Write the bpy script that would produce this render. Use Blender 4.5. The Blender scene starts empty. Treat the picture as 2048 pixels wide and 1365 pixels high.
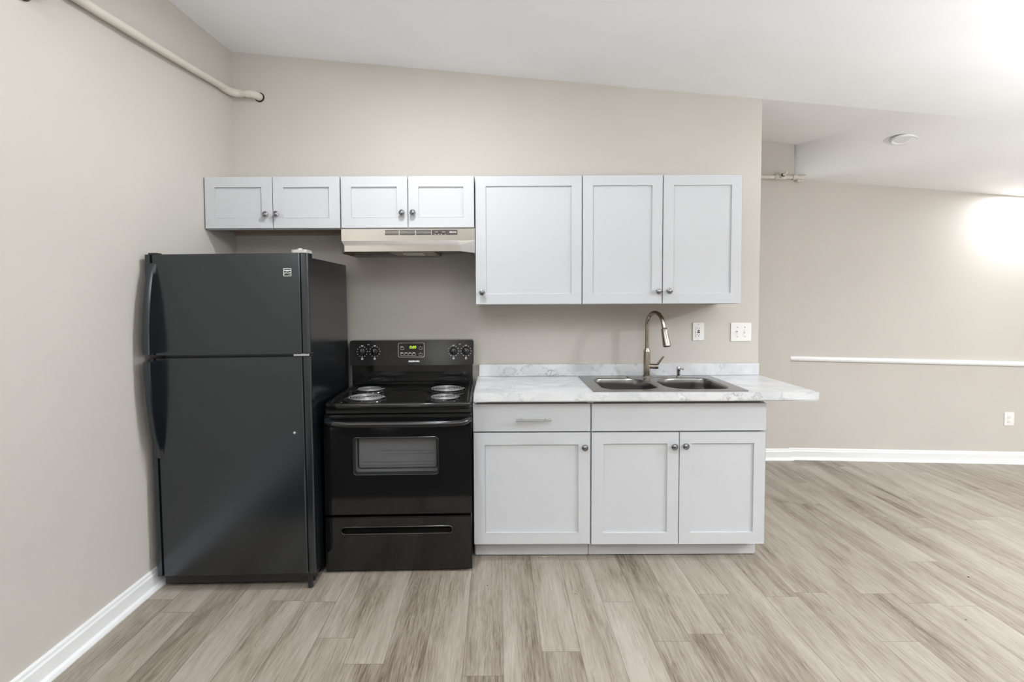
import bpy, bmesh, math, random
from mathutils import Vector, Matrix
random.seed(7)
PI = math.pi
S = bpy.context.scene
C = S.collection
R = math.radians

# ------------------------------------------------------------------ camera
F_PX = 1100.0
cd = bpy.data.cameras.new('camera')
cam = bpy.data.objects.new('camera', cd); C.objects.link(cam)
p, r = R(2.5), R(0.25)
fw = Vector((0, math.cos(p), -math.sin(p))); up = Vector((0, math.sin(p), math.cos(p))); rt = Vector((1, 0, 0))
rt2 = rt * math.cos(r) - up * math.sin(r); up2 = up * math.cos(r) + rt * math.sin(r)
M = Matrix((rt2, up2, -fw)).transposed().to_4x4()
M.translation = Vector((0, -3.44, 1.41))
cam.matrix_world = M
cd.sensor_width = 36; cd.lens = F_PX / 2048 * 36
cd.shift_x = (1024 - 995.2) / 2048; cd.shift_y = (640.0 - 682.5) / 2048
cd.clip_start = 0.05
S.camera = cam

# ------------------------------------------------------------------ world, exposure
w = bpy.data.worlds.new('world'); S.world = w; w.use_nodes = True
w.node_tree.nodes['Background'].inputs[0].default_value = (.8, .85, .9, 1)
w.node_tree.nodes['Background'].inputs[1].default_value = 0.3
S.view_settings.view_transform = 'Standard'; S.view_settings.look = 'None'
S.view_settings.exposure = -0.03; S.view_settings.gamma = 1.0
LAMP = 22.0          # watts of one ceiling lamp
FILL_GLOBE = 92.0         # watts of one unseen globe lamp, added to fill the room light
FILL_GLOBES = [(-0.6, -4.9, 1.15, .3), (2.3, -4.6, 1.1, .3), (4.7, -1.0, 1.15, 1.15)]
FILL_UPLIGHTS = [(-1.05, -3.85, 1.65, 62.), (1.3, -4.0, 1.65, 60.), (3.3, -2.1, 1.6, 85.)]   # unseen uplighters added to brighten the ceiling: x, y, z, watts
# ceiling lamps: name-key, x, y, z, power factor, tilt follows ceiling
LAMPS = [(-0.34, -1.15, 1.05, True), (4.3, -2.1, 5.2, True), (-0.34, -3.3, .6, True), (1.9, -4.3, .8, True), (4.6, -4.3, .8, True)]  # last three are unseen lamps added to raise the room light

# ------------------------------------------------------------------ helpers
def ceil_z(x): return 2.763 - 0.0917 * x

def mat(name, col, rough=.5, metal=0., spec=.5, coat=0., **kw):
    m = bpy.data.materials.new(name); m.use_nodes = True
    b = m.node_tree.nodes['Principled BSDF']
    b.inputs['Base Color'].default_value = (*col, 1)
    b.inputs['Roughness'].default_value = rough
    b.inputs['Metallic'].default_value = metal
    b.inputs['Specular IOR Level'].default_value = spec
    b.inputs['Coat Weight'].default_value = coat
    for k, v in kw.items(): b.inputs[k.replace('_', ' ')].default_value = v
    return m

def N(m, t, **kw):
    n = m.node_tree.nodes.new(t)
    for k, v in kw.items():
        if k in ('operation', 'blend_type', 'data_type', 'noise_dimensions', 'feature', 'interpolation_type', 'distance', 'wave_type', 'bands_direction'): setattr(n, k, v)
        else: n.inputs[k].default_value = v
    return n
def L(m, a, b): m.node_tree.links.new(a, b)
def P(m): return m.node_tree.nodes['Principled BSDF']
def math_(m, op, a, b=None, c=None):
    n = m.node_tree.nodes.new('ShaderNodeMath'); n.operation = op
    for i, v in enumerate((a, b, c)):
        if v is None: continue
        if isinstance(v, (int, float)): n.inputs[i].default_value = v
        else: L(m, v, n.inputs[i])
    return n.outputs[0]
def ramp(m, fac, stops):
    n = m.node_tree.nodes.new('ShaderNodeValToRGB')
    e = n.color_ramp.elements
    while len(e) < len(stops): e.new(.5)
    for i, (pos, c) in enumerate(stops):
        e[i].position = pos; e[i].color = (*c, 1) if len(c) == 3 else c
    L(m, fac, n.inputs[0]); return n.outputs[0]
def bump(m, height, strength, dist=.001):
    n = m.node_tree.nodes.new('ShaderNodeBump'); n.inputs['Strength'].default_value = strength; n.inputs['Distance'].default_value = dist
    L(m, height, n.inputs['Height']); L(m, n.outputs[0], P(m).inputs['Normal'])
def coords(m, scale=(1, 1, 1), which='Object'):
    tc = m.node_tree.nodes.new('ShaderNodeTexCoord'); mp = m.node_tree.nodes.new('ShaderNodeMapping')
    mp.inputs['Scale'].default_value = scale; L(m, tc.outputs[which], mp.inputs[0]); return mp.outputs[0]
def noise(m, vec, scale, detail=4, rough=.5, dist=0.):
    n = N(m, 'ShaderNodeTexNoise', Scale=scale, Detail=detail, Roughness=rough, Distortion=dist)
    L(m, vec, n.inputs['Vector']); return n.outputs['Fac']

# ------------------------------------------------------------------ materials
def wall_paint(name, col):
    m = mat(name, col, .6, spec=.25)
    v = coords(m)
    n = noise(m, v, 1.3, 3)
    c = ramp(m, n, [(.3, tuple(x * .97 for x in col)), (.7, tuple(x * 1.03 for x in col))])
    L(m, c, P(m).inputs['Base Color'])
    bump(m, noise(m, v, 160, 3), .12, .001)
    return m
M_wall = wall_paint('beige_wall_paint', (.57, .532, .482))
M_ceil = wall_paint('white_ceiling_paint', (.92, .92, .925))
M_trim = mat('white_trim_paint', (.82, .82, .82), .35)
M_pipe = wall_paint('cream_pipe_paint', (.66, .61, .54))
M_cab = mat('white_cabinet_lacquer', (.56, .563, .575), .38)
M_cabin = mat('shadow_gap_grey', (.20, .20, .205), .6)  # gap shade put into the face frame colour
M_under = mat('unfinished_cabinet_underside', (.36, .29, .21), .6)
M_chrome = mat('polished_chrome', (.55, .55, .56), .12, 1.)
M_knob = mat('chrome_knob', (.30, .30, .31), .16, 1.)
M_nickel = mat('brushed_nickel', (.35, .31, .26), .17, 1.)
M_white = mat('white_plastic', (.80, .79, .76), .35)
M_dark = mat('dark_slot', (.015, .015, .015), .5)
M_print = mat('white_printing', (.8, .8, .8), .5)
M_silver = mat('silver_emblem', (.75, .75, .76), .3, .6)

def steel(name, col, rough, sc, metal=1.):
    m = mat(name, col, rough, metal)
    v = coords(m, sc)
    n = noise(m, v, 1, 3, .6)
    L(m, ramp(m, n, [(.3, tuple(x * .96 for x in col)), (.7, tuple(min(1, x * 1.04) for x in col))]), P(m).inputs['Base Color'])
    L(m, ramp(m, n, [(.3, (rough * .85,) * 3), (.7, (rough * 1.2,) * 3)]), P(m).inputs['Roughness'])
    return m
M_hood = mat('brushed_steel_hood', (.50, .475, .44), .24, 1., Anisotropic=.6)
M_hoodin = mat('painted_hood_inside', (.16, .135, .11), .5)
M_sink = mat('brushed_steel_sink', (.29, .285, .28), .24, 1.)

# black textured enamel of the refrigerator
M_fridge = mat('textured_black_enamel', (.005, .006, .0075), .20, spec=1., Specular_Tint=(.88, .94, 1., 1))
v = coords(M_fridge)
bump(M_fridge, noise(M_fridge, v, 420, 2), .35, .0004)
M_fridge_trim = mat('smooth_black_plastic', (.010, .010, .011), .16, spec=.6)
M_blk = mat('glossy_black_enamel', (.006, .006, .006), .07, spec=.5)
M_blkpanel = mat('black_control_glass', (.008, .008, .0085), .16, spec=.5)
M_rubber = mat('black_plastic', (.012, .012, .012), .45)
M_coil = mat('grey_heating_coil', (.34, .33, .325), .42, .6)
M_bowl = mat('black_drip_bowl', (.012, .012, .012), .12)
M_cavity = mat('oven_cavity_enamel', (.115, .115, .118), .45)
M_rack = mat('oven_rack_wire', (.6, .6, .6), .25, 1.)
M_glass = mat('oven_glass', (1, 1, 1), .02, Transmission_Weight=1., IOR=1.45)
M_led = mat('green_display_digits', (.1, .1, 0), .5, Emission_Color=(.62, .9, .05, 1), Emission_Strength=1.0)
M_diff = mat('lamp_diffuser_on', (.9, .9, .9), .5, Emission_Color=(1, .97, .93, 1), Emission_Strength=3.0)
M_diffoff = mat('lamp_diffuser_off', (.8, .8, .8), .4)

# marble-look laminate
M_marble = mat('white_marble_laminate', (.75, .75, .75), .28)
m = M_marble
v = coords(m)
wob = N(m, 'ShaderNodeTexNoise', Scale=5., Detail=6., Roughness=.65); L(m, v, wob.inputs['Vector'])
vm = m.node_tree.nodes.new('ShaderNodeVectorMath'); vm.operation = 'MULTIPLY_ADD'
L(m, wob.outputs['Color'], vm.inputs[0]); vm.inputs[1].default_value = (.16, .16, .16); L(m, v, vm.inputs[2])
mp = m.node_tree.nodes.new('ShaderNodeMapping'); mp.inputs['Rotation'].default_value = (R(10), R(40), R(38)); mp.inputs['Scale'].default_value = (1, 2.6, 1.4)
L(m, vm.outputs[0], mp.inputs[0])
n1 = noise(m, mp.outputs[0], 8.0, 3, .5)
vein = math_(m, 'ABSOLUTE', math_(m, 'SUBTRACT', n1, .5))
veinm = ramp(m, vein, [(0, (.80, .80, .80)), (.008, (.45, .45, .45)), (.022, (.12, .12, .12)), (.06, (0, 0, 0))])
patch = ramp(m, noise(m, v, 6, 3), [(.38, (0, 0, 0)), (.66, (1, 1, 1))])
mask = math_(m, 'MULTIPLY', veinm, patch)
cloud = ramp(m, noise(m, mp.outputs[0], 4, 5, .6), [(.32, (.56, .565, .58)), (.58, (.72, .72, .725))])
mix = m.node_tree.nodes.new('ShaderNodeMix'); mix.data_type = 'RGBA'
L(m, mask, mix.inputs[0]); L(m, cloud, mix.inputs[6]); mix.inputs[7].default_value = (.22, .22, .24, 1)
L(m, mix.outputs[2], P(m).inputs['Base Color'])

# plank floor
M_floor = mat('oak_look_vinyl_planks', (.45, .40, .34), .42, spec=.4)
m = M_floor
tc = m.node_tree.nodes.new('ShaderNodeTexCoord'); sx = m.node_tree.nodes.new('ShaderNodeSeparateXYZ'); L(m, tc.outputs['Object'], sx.inputs[0])
PW, PL = .1535, 1.22
u = math_(m, 'DIVIDE', math_(m, 'SUBTRACT', sx.outputs[0], .016), PW)
row = math_(m, 'FLOOR', u)
fu = math_(m, 'SUBTRACT', u, row)
wn = m.node_tree.nodes.new('ShaderNodeTexWhiteNoise'); wn.noise_dimensions = '1D'; L(m, row, wn.inputs['W'])
vv = math_(m, 'ADD', math_(m, 'DIVIDE', sx.outputs[1], PL), math_(m, 'MULTIPLY', wn.outputs['Value'], 7.3))
cell = math_(m, 'FLOOR', vv)
fv = math_(m, 'SUBTRACT', vv, cell)
cb = m.node_tree.nodes.new('ShaderNodeCombineXYZ'); L(m, row, cb.inputs[0]); L(m, cell, cb.inputs[1])
wn2 = m.node_tree.nodes.new('ShaderNodeTexWhiteNoise'); wn2.noise_dimensions = '3D'; L(m, cb.outputs[0], wn2.inputs['Vector'])
pid = wn2.outputs['Value']
def plankvec(ax, ay):
    c2 = m.node_tree.nodes.new('ShaderNodeCombineXYZ')
    L(m, math_(m, 'MULTIPLY', sx.outputs[0], ax), c2.inputs[0]); L(m, math_(m, 'MULTIPLY', sx.outputs[1], ay), c2.inputs[1])
    L(m, math_(m, 'MULTIPLY', pid, 57.), c2.inputs[2]); return c2.outputs[0]
broad = noise(m, plankvec(9, 1.1), 1, 4, .55, .6)
grain = noise(m, plankvec(120, 5), 1, 5, .65, .8)
fine = noise(m, plankvec(420, 16), 1, 2, .6)
ring = noise(m, plankvec(15, 1.3), 1, 2, .5, 1.2)
rings = math_(m, 'ABSOLUTE', math_(m, 'SUBTRACT', math_(m, 'FRACT', math_(m, 'MULTIPLY', ring, 13.)), .5))
knot = ramp(m, noise(m, plankvec(11, 3.2), 1, 1), [(.71, (0, 0, 0)), (.80, (1, 1, 1))])
val = math_(m, 'ADD', math_(m, 'MULTIPLY', broad, .52), math_(m, 'MULTIPLY', grain, .42))
val = math_(m, 'ADD', val, math_(m, 'MULTIPLY', fine, .18))
val = math_(m, 'ADD', val, math_(m, 'MULTIPLY', rings, .10))
val = math_(m, 'ADD', val, math_(m, 'MULTIPLY', math_(m, 'SUBTRACT', pid, .5), .13))
col = ramp(m, val, [(.40, (.112, .084, .060)), (.50, (.230, .189, .147)), (.595, (.318, .273, .222)), (.74, (.400, .357, .303))])
e1 = math_(m, 'LESS_THAN', math_(m, 'MINIMUM', fu, math_(m, 'SUBTRACT', 1., fu)), .010)
e2 = math_(m, 'LESS_THAN', math_(m, 'MINIMUM', fv, math_(m, 'SUBTRACT', 1., fv)), .0013)
edge = math_(m, 'MAXIMUM', e1, e2)
dk = math_(m, 'MAXIMUM', math_(m, 'MULTIPLY', edge, .6), math_(m, 'MULTIPLY', knot, .5))
mix = m.node_tree.nodes.new('ShaderNodeMix'); mix.data_type = 'RGBA'
L(m, dk, mix.inputs[0]); L(m, col, mix.inputs[6]); mix.inputs[7].default_value = (.12, .095, .07, 1)
L(m, mix.outputs[2], P(m).inputs['Base Color'])
bump(m, math_(m, 'SUBTRACT', grain, math_(m, 'MULTIPLY', edge, .8)), .25, .0008)

# ------------------------------------------------------------------ mesh helpers
def link(name, bm, m, parent=None, smooth=None, loc=None, rot=None):
    me = bpy.data.meshes.new(name)
    bmesh.ops.recalc_face_normals(bm, faces=bm.faces)
    bm.to_mesh(me); bm.free()
    if smooth is not None:
        for f in me.polygons: f.use_smooth = True
        try: me.set_sharp_from_angle(angle=R(smooth))
        except Exception: pass
    o = bpy.data.objects.new(name, me); C.objects.link(o)
    ms = m if isinstance(m, (list, tuple)) else [m]
    for q in ms: me.materials.append(q)
    if parent: o.parent = parent
    if loc: o.location = loc
    if rot: o.rotation_euler = rot
    return o
def empty(name, loc, rot=(0, 0, 0)):
    o = bpy.data.objects.new(name, None); C.objects.link(o); o.empty_display_size = .1
    o.location = loc; o.rotation_euler = rot; return o
def tag(o, label=None, cat=None, group=None, kind=None):
    if label: o['label'] = label
    if cat: o['category'] = cat
    if group: o['group'] = group
    if kind: o['kind'] = kind
    return o
def struct(name, bm, m, **k):
    return tag(link(name, bm, m, **k), kind='structure')

def box(bm, x0, x1, y0, y1, z0, z1, bev=0, seg=2, mi=0):
    n = bmesh.new()
    bmesh.ops.create_cube(n, size=1)
    for v_ in n.verts:
        v_.co = Vector((x0 + (v_.co.x + .5) * (x1 - x0), y0 + (v_.co.y + .5) * (y1 - y0), z0 + (v_.co.z + .5) * (z1 - z0)))
    if bev: bmesh.ops.bevel(n, geom=n.edges[:], offset=bev, segments=seg, affect='EDGES', profile=.5)
    for f in n.faces: f.material_index = mi
    merge(bm, n); return bm
def merge(bm, n):
    me = bpy.data.meshes.new('t'); n.to_mesh(me); n.free(); bm.from_mesh(me); bpy.data.meshes.remove(me)
def T(bm, v_): bmesh.ops.translate(bm, verts=bm.verts, vec=v_)
def quad(bm, pts):
    return bm.faces.new([bm.verts.new(q) for q in pts])
def prism(bm, pts, a, b, axis='Z'):
    """extrude a closed outline (2-tuples) along an axis from a to b"""
    def to(q, h):
        return {'Z': (q[0], q[1], h), 'Y': (q[0], h, q[1]), 'X': (h, q[0], q[1])}[axis]
    A = [bm.verts.new(to(q, a)) for q in pts]; B = [bm.verts.new(to(q, b)) for q in pts]
    n = len(pts)
    bm.faces.new(A[::-1]); bm.faces.new(B)
    for i in range(n): bm.faces.new((A[i], A[(i + 1) % n], B[(i + 1) % n], B[i]))
def rrect(x0, x1, y0, y1, r_, seg=6, rs=None):
    """rounded rectangle outline, corner radii (bl, br, tr, tl)"""
    rs = rs or (r_,) * 4
    pts = []
    for (cx, cy, a0, q) in ((x0, y0, 180, 0), (x1, y0, 270, 1), (x1, y1, 0, 2), (x0, y1, 90, 3)):
        rr = rs[q]
        ox = cx + (rr if q in (0, 3) else -rr); oy = cy + (rr if q in (0, 1) else -rr)
        if rr == 0: pts.append((cx, cy)); continue
        for k in range(seg + 1):
            a = R(a0 + 90 * k / seg); pts.append((ox + rr * math.cos(a), oy + rr * math.sin(a)))
    return pts
def plate(bm, outer, holes, a, b, axis='Y', wall=True):
    """flat plate with holes; outline in the plane across the axis, thickness a..b"""
    def to(q, h): return {'Z': (q[0], q[1], h), 'Y': (q[0], h, q[1]), 'X': (h, q[0], q[1])}[axis]
    for h in (a, b):
        n = bmesh.new()
        for lp in [outer] + holes:
            vs = [n.verts.new(to(q, h)) for q in lp]
            for i in range(len(vs)): n.edges.new((vs[i], vs[(i + 1) % len(vs)]))
        bmesh.ops.triangle_fill(n, edges=n.edges[:], use_beauty=True, use_dissolve=False)
        merge(bm, n)
    if wall:
        for lp in [outer] + holes:
            k = len(lp)
            for i in range(k):
                quad(bm, (to(lp[i], a), to(lp[(i + 1) % k], a), to(lp[(i + 1) % k], b), to(lp[i], b)))
    bmesh.ops.remove_doubles(bm, verts=bm.verts[:], dist=1e-6)
def lathe(bm, prof, seg=24, axis='Z', at=(0, 0, 0), cap=True):
    """prof = [(radius, height)...] around axis; '-Y' points to the viewer"""
    rings = []
    for (rr, h) in prof:
        ring_ = []
        for k in range(seg):
            a = 2 * PI * k / seg; x, y = rr * math.cos(a), rr * math.sin(a)
            c = {'Z': (x, y, h), '-Y': (x, -h, y), 'Y': (x, h, y), 'X': (h, x, y)}[axis]
            ring_.append(bm.verts.new(Vector(c) + Vector(at)))
        rings.append(ring_)
    for A, B in zip(rings, rings[1:]):
        for k in range(seg): bm.faces.new((A[k], A[(k + 1) % seg], B[(k + 1) % seg], B[k]))
    if cap: bm.faces.new(rings[0][::-1]); bm.faces.new(rings[-1])
def tube(bm, pts, rad, seg=12, cap=True, flat=1.):
    pts = [Vector(q) for q in pts]; rads = rad if isinstance(rad, (list, tuple)) else [rad] * len(pts)
    rings = []; prev = None
    for i, q in enumerate(pts):
        t = (pts[min(i + 1, len(pts) - 1)] - pts[max(i - 1, 0)]).normalized()
        if prev is None:
            ref = Vector((0, 0, 1)) if abs(t.z) < .9 else Vector((1, 0, 0))
            nn = (ref - t * ref.dot(t)).normalized()
        else: nn = (prev - t * prev.dot(t)).normalized()
        prev = nn; bn = t.cross(nn)
        rings.append([bm.verts.new(q + (nn * math.cos(2 * PI * k / seg) * flat + bn * math.sin(2 * PI * k / seg)) * rads[i]) for k in range(seg)])
    for A, B in zip(rings, rings[1:]):
        for k in range(seg): bm.faces.new((A[k], A[(k + 1) % seg], B[(k + 1) % seg], B[k]))
    if cap: bm.faces.new(rings[0][::-1]); bm.faces.new(rings[-1])
def arc3(c, a, b, r_, a0, a1, n):
    """points c + r(cos a + sin b)"""
    return [Vector(c) + (Vector(a) * math.cos(R(a0 + (a1 - a0) * k / n)) + Vector(b) * math.sin(R(a0 + (a1 - a0) * k / n))) * r_ for k in range(n + 1)]
def text_mesh(name, body, size, m, parent, loc, rot=(PI / 2, 0, 0), ext=.0004, bold=0., sx_=1., shear=0.):
    cu = bpy.data.curves.new('t', 'FONT'); cu.body = body; cu.size = size; cu.extrude = ext; cu.offset = bold
    cu.align_x = 'CENTER'; cu.align_y = 'CENTER'; cu.shear = shear
    o = bpy.data.objects.new('t', cu); C.objects.link(o)
    dg = bpy.context.evaluated_depsgraph_get(); me = bpy.data.meshes.new_from_object(o.evaluated_get(dg))
    bpy.data.objects.remove(o); bpy.data.curves.remove(cu)
    me.materials.clear(); me.materials.append(m); me.name = name
    for v_ in me.vertices: v_.co.x *= sx_
    q = bpy.data.objects.new(name, me); C.objects.link(q); q.parent = parent; q.location = loc; q.rotation_euler = rot
    return q

# ------------------------------------------------------------------ room shell
# floor
bm = bmesh.new(); quad(bm, ((-1.9, -6.3, 0), (6.7, -6.3, 0), (6.7, 1.5, 0), (-1.9, 1.5, 0)))
struct('floor', bm, M_floor)
# left wall, slightly bowed old plaster
LW = [(-1.623, 0.0), (-1.650, -.36), (-1.672, -.86), (-1.674, -1.5), (-1.674, -6.2)]
bm = bmesh.new()
prism(bm, LW[1:] + [(-1.85, -6.2), (-1.85, -.36)], 0, 3.0)
struct('wall_left', bm, M_wall)
bm = bmesh.new()
prism(bm, LW[:2] + [(-1.85, -.36), (-1.85, .12), (-1.623, .12)], 0, 3.0)
struct('wall_left', bm, M_wall)
# kitchen wall (its right end is free-standing)
bm = bmesh.new()
prism(bm, [(-1.85, 0), (1.635, 0), (1.635, ceil_z(1.635) + .02), (-1.85, ceil_z(-1.85) + .02)], 0, .125, 'Y')
struct('wall_back', bm, M_wall)
# pier beyond the kitchen wall and angled far wall
def far_y(x): return 1.215 - .0825 * (x - 2.5)
bm = bmesh.new(); prism(bm, [(1.2, 1.195), (2.478, 1.195), (2.478, 1.42), (1.2, 1.42)], 0, 2.75)
struct('wall_alcove', bm, M_wall)
bm = bmesh.new(); prism(bm, [(2.3, far_y(2.3)), (6.6, far_y(6.6)), (6.6, 1.5), (2.3, 1.5)], 0, 2.75)
struct('wall_far', bm, M_wall)
bm = bmesh.new(); prism(bm, [(6.5, -6.2), (6.7, -6.2), (6.7, 1.4), (6.5, 1.4)], 0, 2.8)
struct('wall_right', bm, M_wall)
bm = bmesh.new(); prism(bm, [(-1.9, -6.2), (6.7, -6.2), (6.7, -6.35), (-1.9, -6.35)], 0, 3.0)
struct('wall_front', bm, M_wall)
bm = bmesh.new(); prism(bm, [(1.2, .125), (1.3, .125), (1.3, 1.2), (1.2, 1.2)], 0, 2.75)
struct('wall_side', bm, M_wall)
# ceiling: main slope, alcove slope, raised strip over the pier
bm = bmesh.new()
quad(bm, ((-1.9, -6.3, ceil_z(-1.9)), (6.7, -6.3, ceil_z(6.7)), (6.7, 0, ceil_z(6.7)), (-1.9, 0, ceil_z(-1.9))))
KX = 2.484
HS = lambda x: 2.667 + (2.19 - x) * .05
def alc_z(x, y):
    """far ceiling: slopes down to the far wall, rises in a soft fold beside the pier"""
    t = y / far_y(x); low = ceil_z(x) * (1 - t) + (2.378 - .101 * (x - 2.49)) * t
    hi = ceil_z(x) + .1 * y
    th = math.atan2(x - KX, max(1e-6, far_y(KX) - y)) / (PI / 2)
    th = min(1, max(0, th * 1.6)); wgt = 1 - th * th * (3 - 2 * th)
    return low + (hi - low) * wgt
GX = [KX + 4.22 * (k / 44) ** 2.2 for k in range(45)]
GT = [1 - (1 - k / 30) ** 1.8 for k in range(31)]
gv = [[bm.verts.new((x, far_y(x) * t_, alc_z(x, far_y(x) * t_))) for t_ in GT] for x in GX]
for a in range(44):
    for b in range(30):
        fc = bm.faces.new((gv[a][b], gv[a + 1][b], gv[a + 1][b + 1], gv[a][b + 1])); fc.smooth = True
zk = ceil_z(KX) + .1 * far_y(KX)
gl = [bm.verts.new((1.2, far_y(KX) * t_, ceil_z(1.2) + .1 * far_y(KX) * t_)) for t_ in GT]
for b in range(30): fc = bm.faces.new((gl[b], gv[0][b], gv[0][b + 1], gl[b + 1])); fc.smooth = True
bmesh.ops.remove_doubles(bm, verts=bm.verts[:], dist=1e-5)
struct('ceiling', bm, M_ceil)

# baseboards
BASE = [(0, 0), (.030, 0), (.030, .006), (.026, .016), (.016, .022), (.015, .024), (.015, .074), (.011, .082), (.010, .092), (.006, .098), (0, .098)]
def baseboard(name, path, side):
    """path of wall points, side = +1 offsets to the left of travel"""
    bm = bmesh.new(); n = len(path); rows = []
    for i in range(n):
        a = Vector(path[max(i - 1, 0)]); b = Vector(path[min(i + 1, n - 1)]); q = Vector(path[i])
        if 0 < i < n - 1:
            d1 = (q - a).normalized(); d2 = (b - q).normalized()
            n1_ = Vector((-d1.y, d1.x)) * side; n2_ = Vector((-d2.y, d2.x)) * side
            nn = (n1_ + n2_); nn = nn / (nn.length_squared / 2) if nn.length > 1e-6 else n1_
        else:
            d = (b - a).normalized(); nn = Vector((-d.y, d.x)) * side
        rows.append([bm.verts.new((q.x + nn.x * o_, q.y + nn.y * o_, z_)) for o_, z_ in BASE])
    k = len(BASE)
    for A, B in zip(rows, rows[1:]):
        for i in range(k): bm.faces.new((A[i], A[(i + 1) % k], B[(i + 1) % k], B[i]))
    bm.faces.new(rows[0]); bm.faces.new(rows[-1][::-1])
    return struct(name, bm, M_trim)
baseboard('baseboard_left', [q for q in LW[::-1]], -1)
baseboard('baseboard_alcove', [(1.3, 1.195), (2.478, 1.195), (2.478, 1.22)], -1)
baseboard('baseboard_far', [(2.478, far_y(2.478)), (6.5, far_y(6.5))], -1)
baseboard('baseboard_front', [(6.5, -6.2), (-1.67, -6.2)], -1)
baseboard('baseboard_right', [(6.5, far_y(6.5)), (6.5, -6.2)], -1)
# white rail along the far wall
bm = bmesh.new()
x0, x1 = 2.479, 6.49; A = []; B = []
prof = [(0, -.019), (.014, -.019), (.021, -.013), (.024, 0), (.021, .013), (.014, .019), (0, .019)]
for x, lst in ((x0, A), (x1, B)):
    zc = .868 - (x - 2.48) * .021
    for o_, z_ in prof: lst.append(bm.verts.new((x, (far_y(x) if x > 2.6 else far_y(x)) - o_ - (.0), zc + z_)))
for i in range(len(prof)): bm.faces.new((A[i], A[(i + 1) % 7], B[(i + 1) % 7], B[i]))
bm.faces.new(A); bm.faces.new(B[::-1])
struct('trim_1', bm, M_trim, smooth=40)

# ------------------------------------------------------------------ ceiling lamps
TILT = math.atan(.0917)
def ceiling_lamp(x, y, z, rot, on, watts, label, group):
    t = empty('recessed_ceiling_lamp', (x, y, z), rot)
    tag(t, label, 'ceiling light', group)
    bm = bmesh.new(); lathe(bm, [(.060, .002), (.062, -.006), (.070, -.012), (.079, -.010), (.083, -.003), (.083, .002)], 40, cap=False)
    link('trim_ring', bm, M_trim, t, smooth=50)
    bm = bmesh.new(); lathe(bm, [(.0605, -.004), (.02, -.0055)], 40)
    link('diffuser', bm, M_diff if on else M_diffoff, t, smooth=60)
    if on:
        ld = bpy.data.lights.new('lamp_light', 'AREA'); ld.shape = 'DISK'; ld.size = .15; ld.energy = watts; ld.color = (.905, .955, 1.)
        lo = bpy.data.objects.new('lamp_light', ld); C.objects.link(lo); lo.parent = t; lo.location = (0, 0, -.014)
    return t
lab = ['white recessed ceiling lamp above the stove and drawer cabinet', 'white recessed ceiling lamp in front of the far beige wall', 'added unseen ceiling lamp above the camera',
       'added unseen ceiling lamp over the middle of the room', 'added unseen ceiling lamp near the right back corner']
for (x, y, f, on), lb in zip(LAMPS, lab):
    ceiling_lamp(x, y, ceil_z(x), (0, TILT, 0), on, LAMP * f, lb, 'recessed ceiling lamps')
ceiling_lamp(2.86, .47, alc_z(2.86, .47), (-.125, TILT, 0), False, 0, 'unlit white round ceiling lamp over the far part of the room', 'recessed ceiling lamps')
ceiling_lamp(4.23, .90, alc_z(4.23, .90), (-.125, TILT, 0), True, LAMP * .6, 'lit white ceiling lamp at the right edge, close to the far wall', 'recessed ceiling lamps')

for (x, y, z, f_), lb in zip(FILL_GLOBES, ('added globe fill lamp behind the camera on the left', 'added globe fill lamp in the middle of the room', 'added globe fill lamp near the right wall')):
    t = empty('added_globe_lamp', (x, y, 0)); tag(t, lb, 'floor lamp', 'added globe lamps')
    bm = bmesh.new(); bmesh.ops.create_uvsphere(bm, u_segments=32, v_segments=16, radius=.16); T(bm, (0, 0, z)); link('globe_shade', bm, M_diff, t, smooth=80)
    bm = bmesh.new(); tube(bm, [(0, 0, .02), (0, 0, z - .15)], .011, 12); link('pole', bm, M_white, t)
    bm = bmesh.new(); lathe(bm, [(.12, 0), (.12, .015), (.02, .03)], 32); link('base', bm, M_white, t, smooth=40)
    pl = bpy.data.lights.new('lamp_light', 'POINT'); pl.shadow_soft_size = .17; pl.energy = FILL_GLOBE * f_; pl.color = (.905, .955, 1.)
    po = bpy.data.objects.new('lamp_light', pl); C.objects.link(po); po.parent = t; po.location = (0, 0, z)

for (x, y, z, e_), lb in zip(FILL_UPLIGHTS, ('added ceiling uplighter by the left wall', 'added ceiling uplighter behind the added rug', 'added ceiling uplighter in the right part of the room')):
    t = empty('added_uplighter', (x, y, 0)); tag(t, lb, 'floor lamp', 'added uplighters')
    bm = bmesh.new(); lathe(bm, [(.03, z - .11), (.09, z - .08), (.15, z - .02), (.165, z), (.160, z), (.145, z - .018), (.085, z - .07), (.02, z - .09)], 32); link('bowl_shade', bm, M_white, t, smooth=50)
    bm = bmesh.new(); tube(bm, [(0, 0, .02), (0, 0, z - .10)], .011, 12); link('pole', bm, M_white, t)
    bm = bmesh.new(); lathe(bm, [(.13, 0), (.13, .015), (.02, .03)], 32); link('base', bm, M_white, t, smooth=40)
    al = bpy.data.lights.new('lamp_light', 'AREA'); al.shape = 'DISK'; al.size = .26; al.energy = e_; al.color = (.905, .955, 1.)
    ao = bpy.data.objects.new('lamp_light', al); C.objects.link(ao); ao.parent = t; ao.location = (0, 0, z + .004); ao.rotation_euler = (PI, 0, 0)
bm = bmesh.new(); prism(bm, rrect(-1.58, 1.5, -4.3, -1.75, .02, 3), .0005, .010)  # unseen dark sheet added to darken reflections in the black stove
tag(link('added_dark_rug', bm, mat('added_rug_dark', (.02, .02, .022), .95)), 'added unseen dark rug that darkens the reflections in the stove', 'rug')

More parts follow.
